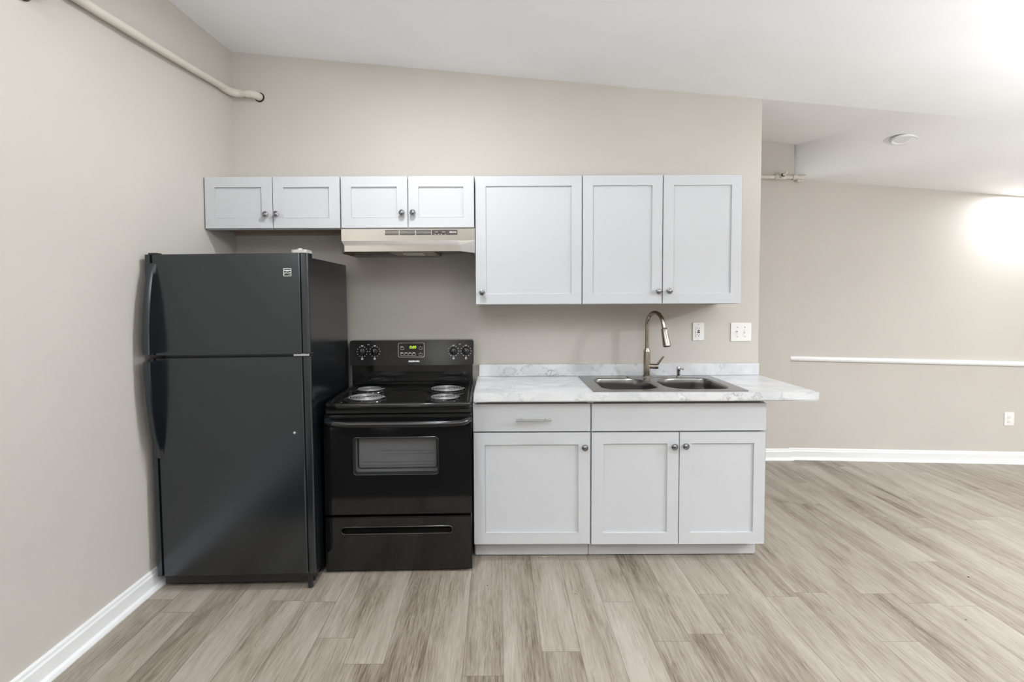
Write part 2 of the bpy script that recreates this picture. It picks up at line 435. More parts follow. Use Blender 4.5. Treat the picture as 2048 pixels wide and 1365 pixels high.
# ------------------------------------------------------------------ cabinets
def shaker(parent, name, x0, x1, z0, z1, yf, fr=.058, th=.019):
    """recessed-panel door, front at y = yf"""
    bm = bmesh.new()
    o_ = [(x0, z0), (x1, z0), (x1, z1), (x0, z1)]; i_ = [(x0 + fr, z0 + fr), (x1 - fr, z0 + fr), (x1 - fr, z1 - fr), (x0 + fr, z1 - fr)]
    plate(bm, o_, [i_], yf, yf + th)
    box(bm, x0 + fr - .001, x1 - fr + .001, yf + .008, yf + th - .001, z0 + fr - .001, z1 - fr + .001)
    ed = [e for e in bm.edges if all(abs(v_.co.y - yf) < 1e-5 for v_ in e.verts) and len(e.link_faces) == 2 and e.calc_face_angle(0) > 1]
    bmesh.ops.bevel(bm, geom=ed, offset=.0013, segments=1, affect='EDGES')
    return link(name, bm, M_cab, parent)
def slab(parent, name, x0, x1, z0, z1, yf, th=.019):
    bm = bmesh.new(); box(bm, x0, x1, yf, yf + th, z0, z1, .0013, 1); return link(name, bm, M_cab, parent)
def knob(parent, x, z, yf, sc=1.):
    bm = bmesh.new()
    lathe(bm, [(.0095, 0), (.0095, .002), (.0055, .004), (.005, .014), (.010, .017), (.0165, .019), (.0175, .022), (.0160, .0255), (.0115, .0265), (.0105, .0255), (.007, .0275), (.001, .0285)], 28, '-Y')
    return link('knob', bm, M_knob, parent, smooth=35, loc=(x, yf, z))
def upper_cabinet(label, x0, x1, z0, z1, doors, knobs, cat='cabinet'):
    t = empty('wall_cabinet', ((x0 + x1) / 2, 0, z0)); cx = (x0 + x1) / 2
    tag(t, label, cat, 'white wall cabinets')
    bm = bmesh.new(); X0, X1 = x0 - cx, x1 - cx; H = z1 - z0
    th = .016
    box(bm, X0, X0 + th, -.308, -.002, 0, H); box(bm, X1 - th, X1, -.308, -.002, 0, H)
    box(bm, X0 + th, X1 - th, -.308, -.002, H - th, H); box(bm, X0 + th, X1 - th, -.3, -.29, 0, H - th)
    box(bm, X0 + th, X1 - th, -.308, -.2955, 0, .036)
    link('body', bm, M_cab, t)
    bm = bmesh.new(); box(bm, X0 + th, X1 - th, -.289, -.004, .014, .024); box(bm, X0 + th, X1 - th, -.020, -.003, 0, .014)
    tag(link('bottom_panel', bm, M_under, t), 'unfinished brown wooden bottom panel')
    for (a, b), kn in zip(doors, knobs):
        d = shaker(t, 'door', a - cx, b - cx, .005, H - .001, -.328)
        kx, kz = kn; k = knob(d, kx - cx, kz - z0, -.328)
    return t
upper_cabinet('short white two-door wall cabinet above the black refrigerator', -1.641, -.882, 1.790, 2.083, [(-1.640, -1.262), (-1.258, -.884)], [(-1.295, 1.870), (-1.236, 1.872)])
upper_cabinet('short white two-door wall cabinet above the steel range hood', -.877, -.1285, 1.790, 2.083, [(-.876, -.5035), (-.4985, -.130)], [(-.533, 1.876), (-.472, 1.877)])
upper_cabinet('tall white single-door wall cabinet beside the range hood', -.1225, .4765, 1.358, 2.083, [(-.1215, .4755)], [(-.087, 1.430)])
upper_cabinet('tall white two-door wall cabinet above the sink', .4795, 1.376, 1.358, 2.084, [(.4805, .929), (.934, 1.375)], [(.906, 1.431), (.966, 1.433)])

def base_cabinet(label, x0, x1, left_open=False):
    t = empty('base_cabinet', ((x0 + x1) / 2, 0, 0)); cx = (x0 + x1) / 2
    tag(t, label, 'cabinet', 'white base cabinets')
    return t, cx
YF = -.585
def base_body(t, X0, X1, toe0, toe1):
    bm = bmesh.new(); th = .016
    side = [(-.005, .002), (-.494, .002), (-.494, .093), (-.565, .093), (-.565, .861), (-.005, .861)]
    prism(bm, side, X0, X0 + th, 'X'); prism(bm, side, X1 - th, X1, 'X')
    box(bm, X0 + th, X1 - th, -.56, -.006, .095, .110); box(bm, X0 + th, X1 - th, -.02, -.006, .11, .86)
    link('body', bm, M_cab, t)
    bm = bmesh.new(); box(bm, X0 + th, X1 - th, -.564, -.552, .111, .860)
    tag(link('face_frame', bm, M_cabin, t), 'face frame coloured grey for the shade in the gaps')
    bm = bmesh.new(); box(bm, toe0, toe1, -.511, -.495, .004, .092); link('toe_kick', bm, M_cab, t)
t, cx = base_cabinet('white base cabinet with one drawer over one door, next to the stove', -.131, .4855)
base_body(t, -.130 - cx, .4855 - cx, -.125 - cx, .4855 - cx)
d = slab(t, 'drawer', -.131 - cx, .484 - cx, .698, .843, YF)
bm = bmesh.new()
tube(bm, [(.092, -.617, .764), (.276, -.617, .764)], .0055, 12)
tube(bm, [(.122, YF, .764), (.122, -.617, .764)], .004, 10); tube(bm, [(.247, YF, .764), (.247, -.617, .764)], .004, 10)
bmesh.ops.translate(bm, verts=bm.verts, vec=(-cx, 0, 0))
tag(link('bar_handle', bm, M_chrome, d, smooth=40), 'thin steel bar handle')
d = shaker(t, 'door', -.129 - cx, .484 - cx, .095, .691, YF, .062); knob(d, .453 - cx, .615, YF)
t, cx = base_cabinet('wide white two-door base cabinet under the double sink', .4885, 1.405)
base_body(t, .4885 - cx, 1.3995 - cx, .4885 - cx, 1.388 - cx)
slab(t, 'false_drawer_front', .491 - cx, 1.405 - cx, .698, .843, YF)
d = shaker(t, 'door', .491 - cx, .949 - cx, .095, .691, YF, .061); knob(d, .921 - cx, .618, YF)
d = shaker(t, 'door', .953 - cx, 1.404 - cx, .095, .691, YF, .061); knob(d, .980 - cx, .620, YF)

# ------------------------------------------------------------------ countertop with backsplash
t = empty('countertop', (.76, -.31, .862)); tag(t, 'white marble-look laminate countertop with short backsplash', 'countertop')
sink_hole = rrect(.515, 1.290, -.585, -.065, .03)
ZT = .907
bm = bmesh.new()
plate(bm, [(-.125, -.632), (1.652, -.632), (1.634, -.006), (-.125, -.006)], [sink_hole], .862, ZT, 'Z')
ed = [e for e in bm.edges if all(abs(v_.co.y + .632) < 1e-4 for v_ in e.verts) and abs(e.verts[0].co.z - e.verts[1].co.z) < 1e-5]
bmesh.ops.bevel(bm, geom=ed, offset=.006, segments=3, affect='EDGES')
bmesh.ops.translate(bm, verts=bm.verts, vec=(-.76, .31, -.862))
link('slab', bm, M_marble, t)
bm = bmesh.new(); box(bm, -.118, 1.632, -.024, -.001, ZT + .0005, .982, .003)
bmesh.ops.translate(bm, verts=bm.verts, vec=(-.76, .31, -.862))
link('backsplash', bm, M_marble, t)

# ------------------------------------------------------------------ sink
t = empty('double_sink', (.9, -.32, ZT)); tag(t, 'stainless steel double-bowl sink set into the marble countertop', 'sink')
bowls = [(rrect(.560, .872, -.535, -.150, .08, 10), (.560, .872, -.535, -.150)), (rrect(.915, 1.245, -.535, -.150, .08, 10), (.915, 1.245, -.535, -.150))]
bowls[0] = (rrect(.560, .878, -.545, -.148, 0, 12, (.075, .12, .17, .075)), 0)
bowls[1] = (rrect(.912, 1.250, -.545, -.148, 0, 12, (.12, .075, .075, .17)), 0)
bm = bmesh.new()
plate(bm, rrect(.497, 1.308, -.602, -.052, .014, 4), [b[0] for b in bowls], ZT + .0005, ZT + .0045, 'Z')
T(bm, (-.9, .32, -ZT)); link('rim', bm, M_sink, t)
for ol, _ in bowls:
    bm = bmesh.new(); cxx = sum(q[0] for q in ol) / len(ol); cyy = sum(q[1] for q in ol) / len(ol)
    rings = []
    for s_, z_ in ((1.006, .0048), (1.0, .0045), (.985, .0025), (.972, -.006), (.965, -.03), (.95, -.125), (.92, -.155), (.86, -.168), (.5, -.174), (.14, -.178)):
        rings.append([bm.verts.new((cxx + (q[0] - cxx) * s_, cyy + (q[1] - cyy) * s_, ZT + z_)) for q in ol])
    k = len(ol)
    for A, B in zip(rings, rings[1:]):
        for i in range(k): bm.faces.new((A[i], A[(i + 1) % k], B[(i + 1) % k], B[i]))
    bm.faces.new(rings[-1]); T(bm, (-.9, .32, -ZT))
    bo = link('bowl', bm, M_sink, t, smooth=60)
    bm = bmesh.new(); lathe(bm, [(.045, -.176), (.042, -.172), (.03, -.178), (.004, -.178)], 24, at=(cxx - .9, cyy + .32, 0))
    tag(link('drain', bm, M_chrome, bo, smooth=40), 'chrome drain strainer')

# ------------------------------------------------------------------ faucet
ZS = ZT + .0045
t = empty('kitchen_faucet', (.909, -.10, ZS)); tag(t, 'brushed nickel gooseneck pull-down faucet behind the sink', 'faucet')
bm = bmesh.new()
prism(bm, rrect(-.125, .122, -.026, .022, .023, 6), 0, .004); link('deck_plate', bm, M_knob, t)
bm = bmesh.new()
lathe(bm, [(.0235, .004), (.0235, .010), (.0205, .013), (.0205, .150), (.0195, .160), (.0130, .172), (.0125, .18)], 24)
link('base_column', bm, M_nickel, t, smooth=40)
bm = bmesh.new()
dirv = Vector((.055, -.150, 0)).normalized(); Rr = .079
pts = [Vector((0, 0, z_)) for z_ in (.17, .22, .27, .3)] + arc3(dirv * Rr + Vector((0, 0, .315)), -dirv, (0, 0, 1), Rr, 0, 168, 20)
end = pts[-1]; dn = (pts[-1] - pts[-2]).normalized()
pts.append(end + dn * .03)
tube(bm, pts, .0118, 16); link('spout', bm, M_nickel, t, smooth=50)
bm = bmesh.new()
h0 = pts[-1]
tube(bm, [h0 - dn * .004, h0, h0 + dn * .004, h0 + dn * .02, h0 + dn * .09, h0 + dn * .103, h0 + dn * .105], [.0125, .0165, .0175, .0185, .0225, .0225, .019], 24)
sp = link('spray_head', bm, M_nickel, t, smooth=35)
bm = bmesh.new(); tube(bm, [h0 + dn * .1051, h0 + dn * .1065], .0165, 20); link('nozzle', bm, M_rubber, sp)
bm = bmesh.new()
tube(bm, [(.012, -.004, .066), (.040, -.012, .066), (.060, -.018, .066), (.066, -.020, .066)], [.0155, .0155, .0165, .0125], 20)
tube(bm, [(.056, -.018, .070), (.072, -.024, .098), (.092, -.032, .128)], [.0075, .0062, .0050], 12)
link('lever_handle', bm, M_nickel, t, smooth=40)
# soap dispenser
t = empty('soap_dispenser', (1.103, -.10, ZS)); tag(t, 'small chrome soap dispenser at the right of the kitchen faucet', 'soap dispenser')
bm = bmesh.new(); lathe(bm, [(.015, 0), (.015, .006), (.0115, .010), (.0115, .034), (.0125, .036), (.0125, .056), (.0105, .061), (.004, .063)], 20)
link('pump', bm, M_chrome, t, smooth=40)
bm = bmesh.new(); tube(bm, [(.006, 0, .052), (.018, -.012, .052), (.023, -.018, .046)], [.006, .006, .005], 12); link('spout', bm, M_chrome, t, smooth=40)

# ------------------------------------------------------------------ wall plates
def screw(bm, x, z, y): lathe(bm, [(.0032, 0), (.0030, .0008)], 10, '-Y', (x, y, z))
t = empty('power_outlet', (1.256, 0, 1.180)); tag(t, 'white power outlet with black test buttons on the kitchen wall', 'outlet', 'outlets and switches')
bm = bmesh.new(); box(bm, -.035, .035, -.006, -.0005, -.056, .056, .002); link('cover_plate', bm, M_white, t)
bm = bmesh.new(); box(bm, -.0165, .0165, -.009, -.0062, -.0335, .0335, .001); link('socket_face', bm, M_white, t)
for sgn in (1, -1):
    bm = bmesh.new()
    for dx, h in ((-.0065, .008), (.0065, .0065)): box(bm, dx - .0011, dx + .0011, -.0096, -.0091, sgn * .020 - h / 2 + .003, sgn * .020 + h / 2 + .003)
    lathe(bm, [(.0028, .0091), (.0026, .0096)], 10, '-Y', (0, 0, sgn * .020 - .0075))
    link('socket_holes', bm, M_dark, t)
for z_ in (.0048, -.0048):
    bm = bmesh.new(); box(bm, -.0075, .0075, -.0105, -.0091, z_ - .0032, z_ + .0032, .0005)
    tag(link('test_button', bm, M_dark, t), 'black test button')
for z_ in (.047, -.047):
    bm = bmesh.new(); screw(bm, 0, z_, -.0061); link('screw', bm, M_chrome, t)
t = empty('light_switch', (1.523, 0, 1.177)); tag(t, 'white double toggle light switch on the kitchen wall', 'light switch', 'outlets and switches')
bm = bmesh.new(); box(bm, -.064, .064, -.006, -.0005, -.058, .058, .002); link('cover_plate', bm, M_white, t)
for dx, s_ in ((-.023, 1), (.023, -1)):
    bm = bmesh.new(); box(bm, dx - .006, dx + .006, -.0075, -.0062, -.012, .012, .0005)
    box(bm, dx - .0042, dx + .0042, -.017, -.007, s_ * .004 - .004, s_ * .004 + .004, .001); link('toggle', bm, M_white, t)
for dx in (-.023, .023):
    for z_ in (.030, -.030):
        bm = bmesh.new(); screw(bm, dx, z_, -.0061); link('screw', bm, M_chrome, t)
xo = 4.228
t = empty('power_outlet', (xo, far_y(xo), .373), (0, 0, -math.atan(.0825))); tag(t, 'white power outlet low on the far wall under the rail', 'outlet', 'outlets and switches')
bm = bmesh.new(); box(bm, -.038, .038, -.006, -.0005, -.056, .056, .002); link('cover_plate', bm, M_white, t)
for z_ in (.02, -.02):
    bm = bmesh.new(); lathe(bm, [(.0155, .0062), (.0155, .0080), (.0145, .0085)], 20, '-Y', (0, 0, z_))
    so = link('socket_face', bm, M_white, t, smooth=40)
    bm = bmesh.new()
    for dx in (-.006, .006): box(bm, dx - .0009, dx + .0009, -.0091, -.0086, z_ - .002, z_ + .005)
    link('socket_holes', bm, mat('grey_slot', (.25, .25, .24)), so)

# ------------------------------------------------------------------ pipes
t = empty('wall_pipe', (-1.585, -.02, 2.64)); tag(t, 'cream painted pipe along the left wall turning the corner into the kitchen wall', 'pipe')
O = Vector((-1.585, -.02, 2.64))
def rel(pts): return [Vector(q) - O for q in pts]
bm = bmesh.new()
run = [(-1.646, -3.4, 2.462), (-1.646, -2.0, 2.540), (-1.642, -1.2, 2.584), (-1.628, -.6, 2.6185), (-1.606, -.14, 2.645)]
tube(bm, rel(run), .0195, 16); link('long_run', bm, M_pipe, t, smooth=50)
bm = bmesh.new()
c = [(-1.610, -.16, 2.644), (-1.607, -.10, 2.646), (-1.598, -.068, 2.646), (-1.580, -.052, 2.645), (-1.555, -.048, 2.644), (-1.545, -.048, 2.644)]
tube(bm, rel(c), [.0235, .0235, .024, .024, .0235, .0235], 16); link('corner_elbow', bm, M_pipe, t, smooth=50)
bm = bmesh.new()
tube(bm, rel([(-1.555, -.047, 2.644), (-1.50, -.047, 2.642), (-1.485, -.045, 2.641)]), .0195, 16)
link('short_run', bm, M_pipe, t, smooth=50)
bm = bmesh.new()
tube(bm, rel([(-1.517, -.047, 2.6425), (-1.495, -.046, 2.642), (-1.478, -.040, 2.641), (-1.466, -.026, 2.640), (-1.461, -.008, 2.639), (-1.460, .01, 2.639)]), .0235, 16)
link('end_elbow', bm, M_pipe, t, smooth=50)
bm = bmesh.new()
lathe(bm, [(.030, .0012), (.024, .0012)], 28, '-Y', (-1.457 + 1.585, .02, 2.636 - 2.64), cap=False)
lathe(bm, [(.0245, .0008), (.0001, .0008)], 28, '-Y', (-1.457 + 1.585, .02, 2.636 - 2.64), cap=False)
tag(link('wall_hole', bm, [M_dark], t), 'dark hole in the wall around the pipe')
# stub at the top left
t = empty('pipe_stub', (-1.674, -1.455, 2.512)); tag(t, 'cream painted pipe stub coming out of a hole high in the left wall', 'pipe')
bm = bmesh.new(); lathe(bm, [(.052, .0015), (.0001, .0015)], 28, 'X', cap=False); tag(link('wall_hole', bm, M_dark, t), 'dark hole around the stub')
bm = bmesh.new(); tube(bm, [(.0, .004, 0), (.05, .006, 0), (.075, .010, .012), (.085, .012, .035), (.086, .012, .10)], [.046, .046, .045, .044, .044], 20)
link('elbow', bm, M_pipe, t, smooth=50)
# pipe over the pier
t = empty('sprinkler_pipe', (2.33, 1.165, 2.385)); tag(t, 'cream painted pipe with a valve across the pier beyond the kitchen wall', 'pipe')
bm = bmesh.new(); tube(bm, [(-.9, 0, .008), (.20, 0, -.004)], .0155, 14); link('long_run', bm, M_pipe, t, smooth=50)
bm = bmesh.new(); tube(bm, [(-.03, 0, -.001), (-.025, 0, -.001), (.055, 0, -.003), (.06, 0, -.003)], [.019, .022, .022, .019], 16)
tube(bm, [(.02, 0, 0), (.02, -.035, .006)], [.020, .020], 16); link('tee_fitting', bm, M_pipe, t, smooth=40)
bm = bmesh.new(); tube(bm, [(.02, -.035, .006), (.02, -.037, .006)], .0155, 16)
v1 = tag(link('valve_opening', bm, M_dark, t), 'dark open end of the tee')
bm = bmesh.new(); tube(bm, [(.022, -.036, .008), (.040, -.050, .022)], [.008, .006], 10); box(bm, .034, .052, -.056, -.046, .018, .034, .002)
link('valve_key', bm, M_pipe, t, smooth=40)
bm = bmesh.new(); tube(bm, [(.12, 0, -.003), (.15, 0, -.003)], .021, 16); tube(bm, [(.17, 0, -.004), (.20, 0, -.004), (.225, .0, .004), (.24, .01, .02)], [.018, .018, .017, .016], 14)
link('end_elbow', bm, M_pipe, t, smooth=50)
bm = bmesh.new(); box(bm, .158, .205, -.006, .008, -.040, -.030, .002); box(bm, .160, .170, -.004, .006, -.032, -.012, .001); box(bm, .195, .204, -.004, .006, -.032, -.012, .001)
tag(link('hanger_bracket', bm, [M_pipe], t), 'small pipe hanger')

# ------------------------------------------------------------------ range hood
t = empty('range_hood', (-.50, -.2, 1.655)); tag(t, 'stainless steel under-cabinet range hood above the black stove', 'range hood')
O = Vector((-.50, -.2, 1.655))
bm = bmesh.new()
hx0, hx1 = -.8755, -.1255
top = [(hx0, -.003), (hx0, -.334), (hx1, -.334), (hx1, -.003)]
A = [bm.verts.new((x, y, 1.7875)) for x, y in top]; B = [bm.verts.new((x, y, 1.722)) for x, y in top]
low = [(hx0, -.003), (hx0, -.335), (-.823, -.466), (-.196, -.466), (hx1, -.335), (hx1, -.003)]
Cc = [bm.verts.new((x, y, 1.683 if abs(y + .466) < .01 else 1.700)) for x, y in low]
for i in (1, 4): Cc[i].co.z = 1.712
D = [bm.verts.new((x, y, 1.651)) for x, y in low]
f = bm.faces.new
f(A[::-1])
for i in range(4): f((A[i], A[(i + 1) % 4], B[(i + 1) % 4], B[i]))
f((B[1], B[2], Cc[4], Cc[3], Cc[2], Cc[1])) if False else None
f((B[1], B[2], Cc[3], Cc[2])); f((B[1], Cc[2], Cc[1])); f((B[2], Cc[4], Cc[3]))
f((B[0], B[1], Cc[1], Cc[0])); f((B[2], B[3], Cc[5], Cc[4])); f((B[3], B[0], Cc[0], Cc[5]))
for i in range(6): f((Cc[i], Cc[(i + 1) % 6], D[(i + 1) % 6], D[i]))
# inner skirt and recessed underside
inn = [(hx0 + .006, -.009), (hx0 + .006, -.332), (-.820, -.460), (-.199, -.460), (hx1 - .006, -.332), (hx1 - .006, -.009)]
E_ = [bm.verts.new((x, y, 1.651)) for x, y in inn]; G = [bm.verts.new((x, y, 1.676)) for x, y in inn]
for i in range(6): f((D[i], D[(i + 1) % 6], E_[(i + 1) % 6], E_[i])); f((E_[i], E_[(i + 1) % 6], G[(i + 1) % 6], G[i]))
T(bm, -O)
link('canopy', bm, M_hood, t)
bm = bmesh.new(); prism(bm, inn, 1.674, 1.677)
T(bm, -O); tag(link('underside', bm, M_hoodin, t), 'dark painted underside panel')
bm = bmesh.new()
for k, (a, b) in enumerate(((-.630, -.553), (-.547, -.462), (-.456, -.372))):
    for j in range(4):
        z_ = 1.7795 - j * .0073; box(bm, a, b, -.3352, -.3335, z_ - .0042, z_)
T(bm, -O); tag(link('vent_slots', bm, M_dark, t), 'row of thin dark air vent slots')
bm = bmesh.new()
for j in range(4):
    pass
box(bm, -.367, -.224, -.3358, -.3345, 1.7525, 1.7815, .0003, 1); T(bm, -O)
cp = tag(link('control_panel', bm, mat('dark_brown_label', (.06, .045, .038), .4), t), 'dark strip with two rocker switches')
for x_ in (-.340, -.300):
    bm = bmesh.new(); box(bm, x_ - .010, x_ + .010, -.341, -.3355, 1.764, 1.772, .001); T(bm, -O); link('rocker_switch', bm, mat('grey_switch', (.2, .17, .15), .4), cp)
text_mesh('brand_lettering', 'BROAN', .011, M_print, cp, Vector((-.248, -.3362, 1.768)) - O, bold=.0003)
bm = bmesh.new(); 
for x_ in (-.352, -.333, -.318, -.295): box(bm, x_, x_ + .008, -.3362, -.3355, 1.7555, 1.7572)
T(bm, -O); link('switch_marks', bm, M_print, cp)
bm = bmesh.new(); box(bm, -.600, -.350, -.400, -.060, 1.652, 1.674, .002)
m = mat('aluminium_filter_mesh', (.42, .40, .36), .4, .7)
v = coords(m); vo = N(m, 'ShaderNodeTexVoronoi', Scale=150.); L(m, v, vo.inputs['Vector'])
L(m, ramp(m, vo.outputs['Distance'], [(.25, (.08, .07, .06)), (.5, (.5, .47, .42))]), P(m).inputs['Base Color'])
T(bm, -O); tag(link('grease_filter', bm, m, t), 'perforated grease filter')
bm = bmesh.new(); box(bm, -.530, -.420, -.345, -.235, 1.644, 1.653, .003); T(bm, -O)
tag(link('lamp_lens', bm, mat('frosted_lens', (.62, .60, .56), .4), t), 'frosted lamp lens')

# ------------------------------------------------------------------ refrigerator
fr = empty('refrigerator', (-1.262, -.47, 0), (0, R(-.45), R(.9)))
tag(fr, 'black top-freezer refrigerator in the corner by the left wall', 'refrigerator')
W2 = .380
def door_profile():
    pts = []
    # local y: front face -.390, back -.325
    pts += [(-W2, -.325), (-W2, -.372)]
    for k in range(7): a = R(180 + 90 * k / 6); pts.append((-W2 + .016 + .016 * math.cos(a), -.378 + .016 * math.sin(a)))
    pts += [(-W2 + .030, -.394), (-W2 + .033, -.384), (-W2 + .037, -.384), (-W2 + .040, -.391)]
    pts += [(-.15, -.3925), (0, -.393), (.15, -.3925)]
    pts += [(W2 - .046, -.391), (W2 - .040, -.3865), (W2 - .036, -.380), (W2 - .030, -.380), (W2 - .027, -.390)]
    for k in range(7): a = R(270 + 90 * k / 6); pts.append((W2 - .014 + .014 * math.cos(a), -.376 + .014 * math.sin(a)))
    pts += [(W2, -.372), (W2, -.325)]
    return pts
bm = bmesh.new(); box(bm, -.340, .366, -.322, .36, .025, 1.596, .004); link('cabinet', bm, M_fridge, fr)
def fr_door(name, z0, z1):
    bm = bmesh.new(); prism(bm, door_profile(), z0, z1)
    ed = [e for e in bm.edges if abs(e.verts[0].co.z - e.verts[1].co.z) < 1e-6 and e.calc_face_angle(0) > 1]
    bmesh.ops.bevel(bm, geom=ed, offset=.004, segments=2, affect='EDGES')
    return link(name, bm, M_fridge, fr, smooth=35)
fd = fr_door('freezer_door', 1.140, 1.612); ld_ = fr_door('main_door', .080, 1.124)
def handle(parent, z_root, z_tip):
    """blade handle: flush at z_root, standing out at z_tip"""
    bm = bmesh.new(); n = 16; rows = []
    for i in range(n + 1):
        s_ = i / n; z_ = z_root + (z_tip - z_root) * s_
        out = .072 * math.sin(s_ * PI / 2) ** .65
        xr = -.327      # right edge
        xl = -.358 - .004 * math.sin(s_ * PI / 2)
        yb = -.391; yf_ = -.392 - out
        rows.append([(xl + .004, yb, z_), (xl, yf_ + .008 if out > .01 else yf_, z_), (xl + .006, yf_, z_), (xr - .008, yf_, z_), (xr, yf_ + .004, z_), (xr + .004, yb, z_)])
    V = [[bm.verts.new(q) for q in rw] for rw in rows]
    for A, B in zip(V, V[1:]):
        for k in range(6): bm.faces.new((A[k], A[(k + 1) % 6], B[(k + 1) % 6], B[k]))
    bm.faces.new(V[0]); bm.faces.new(V[-1][::-1])
    return link('handle', bm, M_fridge, parent, smooth=30)
handle(fd, 1.572, 1.150); handle(ld_, .650, 1.115)
# round emblem square with bars and wave
bm = bmesh.new()
def LG(x, z): return (x + .285, z + 1.522)
sq = [LG(*q) for q in rrect(-.0185, .0185, -.0185, .0185, .003, 3)]; hole = [LG(*q) for q in rrect(-.0160, .0160, -.0160, .0160, .0015, 3)]
plate(bm, sq, [hole], -.3943, -.3931)
def strip(z0, z1): prism(bm, [LG(-.0155, z0), LG(.0155, z0), LG(.0155, z1), LG(-.0155, z1)], -.3941, -.3931, 'Y')
strip(.0065, .0105); 
def wave(pts, th):
    up_ = [LG(x, z + th / 2) for x, z in pts]; dn_ = [LG(x, z - th / 2) for x, z in pts[::-1]]
    prism(bm, dn_ + up_, -.3941, -.3931, 'Y')
wave([(-.0155, -.004), (-.009, -.001), (-.003, .0015), (.003, .0015), (.009, -.001), (.0155, -.003)], .0022)
wave([(-.0155, -.009), (-.010, -.0045), (-.005, -.003), (.002, -.006), (.009, -.0085), (.0155, -.009)], .0018)
tag(link('emblem', bm, M_silver, fd), 'small silver square emblem with wave lines')
bm = bmesh.new(); box(bm, -.360, .362, -.352, -.323, .022, .074, .003); link('base_grille', bm, M_rubber, fr)
bm = bmesh.new(); prism(bm, rrect(.300, .372, -.386, -.290, .012, 4), 1.6135, 1.628); lathe(bm, [(.013, 1.628), (.012, 1.634), (.004, 1.636)], 16, at=(.335, -.36, 0))
tag(link('top_hinge_cover', bm, mat('worn_grey_hinge', (.55, .52, .48), .4, .4), fr), 'worn grey hinge cover')
bm = bmesh.new(); box(bm, -.372, -.330, -.37, -.33, 1.6135, 1.621, .002); link('top_cap', bm, M_rubber, fr)
bm = bmesh.new(); box(bm, .300, .374, -.386, -.326, 1.1255, 1.1385, .002); tag(link('middle_hinge', bm, M_chrome, fr), 'small metal middle hinge')
bm = bmesh.new(); box(bm, .300, .376, -.384, -.326, .064, .079, .002); tube(bm, [(.345, -.365, .064), (.345, -.365, .0)], .012, 12); link('bottom_hinge', bm, M_rubber, fr)
for x_, y_ in ((-.31, -.30), (-.31, .30), (.33, .30), (.33, -.30)):
    bm = bmesh.new(); tube(bm, [(x_ , y_, .03), (x_, y_, .002)], .016, 12); link('foot', bm, M_rubber, fr)
bm = bmesh.new(); lathe(bm, [(.006, .3925), (.005, .3955), (.002, .3965)], 16, '-Y', (.297, 0, .762)); tag(link('screw', bm, M_silver, ld_, smooth=40), 'single silver screw')

# ------------------------------------------------------------------ electric range
st = empty('electric_stove', (-.515, -.36, 0), (0, 0, R(1.5)))
tag(st, 'black freestanding electric coil stove between refrigerator and white cabinets', 'stove')
X = .374
bm = bmesh.new(); box(bm, -X + .004, X - .004, -.285, .30, .022, .835, .003); link('body', bm, M_blk, st)
# cooktop
bm = bmesh.new()
def ct_outline(dx, rr, bow):
    o_ = [(X - dx, .268), (-X + dx, .268)]
    for k in range(7): a = R(180 + 90 * k / 6); o_.append((-X + dx + rr + rr * math.cos(a), -.318 + dx + rr + rr * .6 * math.sin(a) - rr * .4))
    n = 10
    for k in range(1, n): s_ = k / n; o_.append((-X + dx + rr + (2 * X - 2 * dx - 2 * rr) * s_, -.318 + dx - bow * math.sin(s_ * PI)))
    for k in range(7): a = R(270 + 90 * k / 6); o_.append((X - dx - rr + rr * math.cos(a), -.318 + dx + rr + rr * .6 * math.sin(a) - rr * .4))
    return o_
levels = [(.004, .836), (0, .842), (0, .860), (.003, .867), (.010, .8695), (.020, .8690), (.026, .863), (.032, .862)]
rings = []
for dx, z_ in levels: rings.append([bm.verts.new((x, y, z_)) for x, y in ct_outline(dx, .045, .016)])
k = len(rings[0])
for A, B in zip(rings, rings[1:]):
    for i in range(k): bm.faces.new((A[i], A[(i + 1) % k], B[(i + 1) % k], B[i]))
bm.faces.new(rings[0][::-1]); bm.faces.new(rings[-1])
ct = link('cooktop', bm, M_blk, st, smooth=40)
for (bx, by, br) in ((-.195, -.160, .098), (-.225, .100, .078), (.222, .095, .100), (.225, -.170, .078)):
    bm = bmesh.new()
    lathe(bm, [(br + .022, .8622), (br + .021, .866), (br + .014, .8675), (br + .006, .864), (br - .01, .855), (br - .04, .850), (.01, .850)], 40, at=(bx, by, 0), cap=False)
    db = tag(link('drip_bowl', bm, M_bowl, ct, smooth=45), 'glossy black drip bowl')
    bm = bmesh.new(); turns = 5 if br > .09 else 4; n = 48 * turns; pp = []
    for i in range(n + 1):
        s_ = i / n; a = 2 * PI * turns * s_; rr = .020 + (br - .005 - .020) * s_
        pp.append((bx + rr * math.cos(a), by + rr * math.sin(a), .8735))
    pp.append((pp[-1][0] + .004, pp[-1][1] + .02, .870)); pp.append((pp[-1][0], pp[-1][1] + .012, .864))
    tube(bm, pp, .0046, 8, flat=.8)
    lathe(bm, [(.012, .868), (.012, .8725), (.002, .873)], 16, at=(bx, by, 0))
    for q in range(3):
        a = R(30 + 120 * q); tube(bm, [(bx + .012 * math.cos(a), by + .012 * math.sin(a), .868), (bx + (br + .004) * math.cos(a), by + (br + .004) * math.sin(a), .868)], .0022, 6)
    tag(link('coil_burner', bm, M_coil, ct, smooth=60), 'grey spiral coil burner')
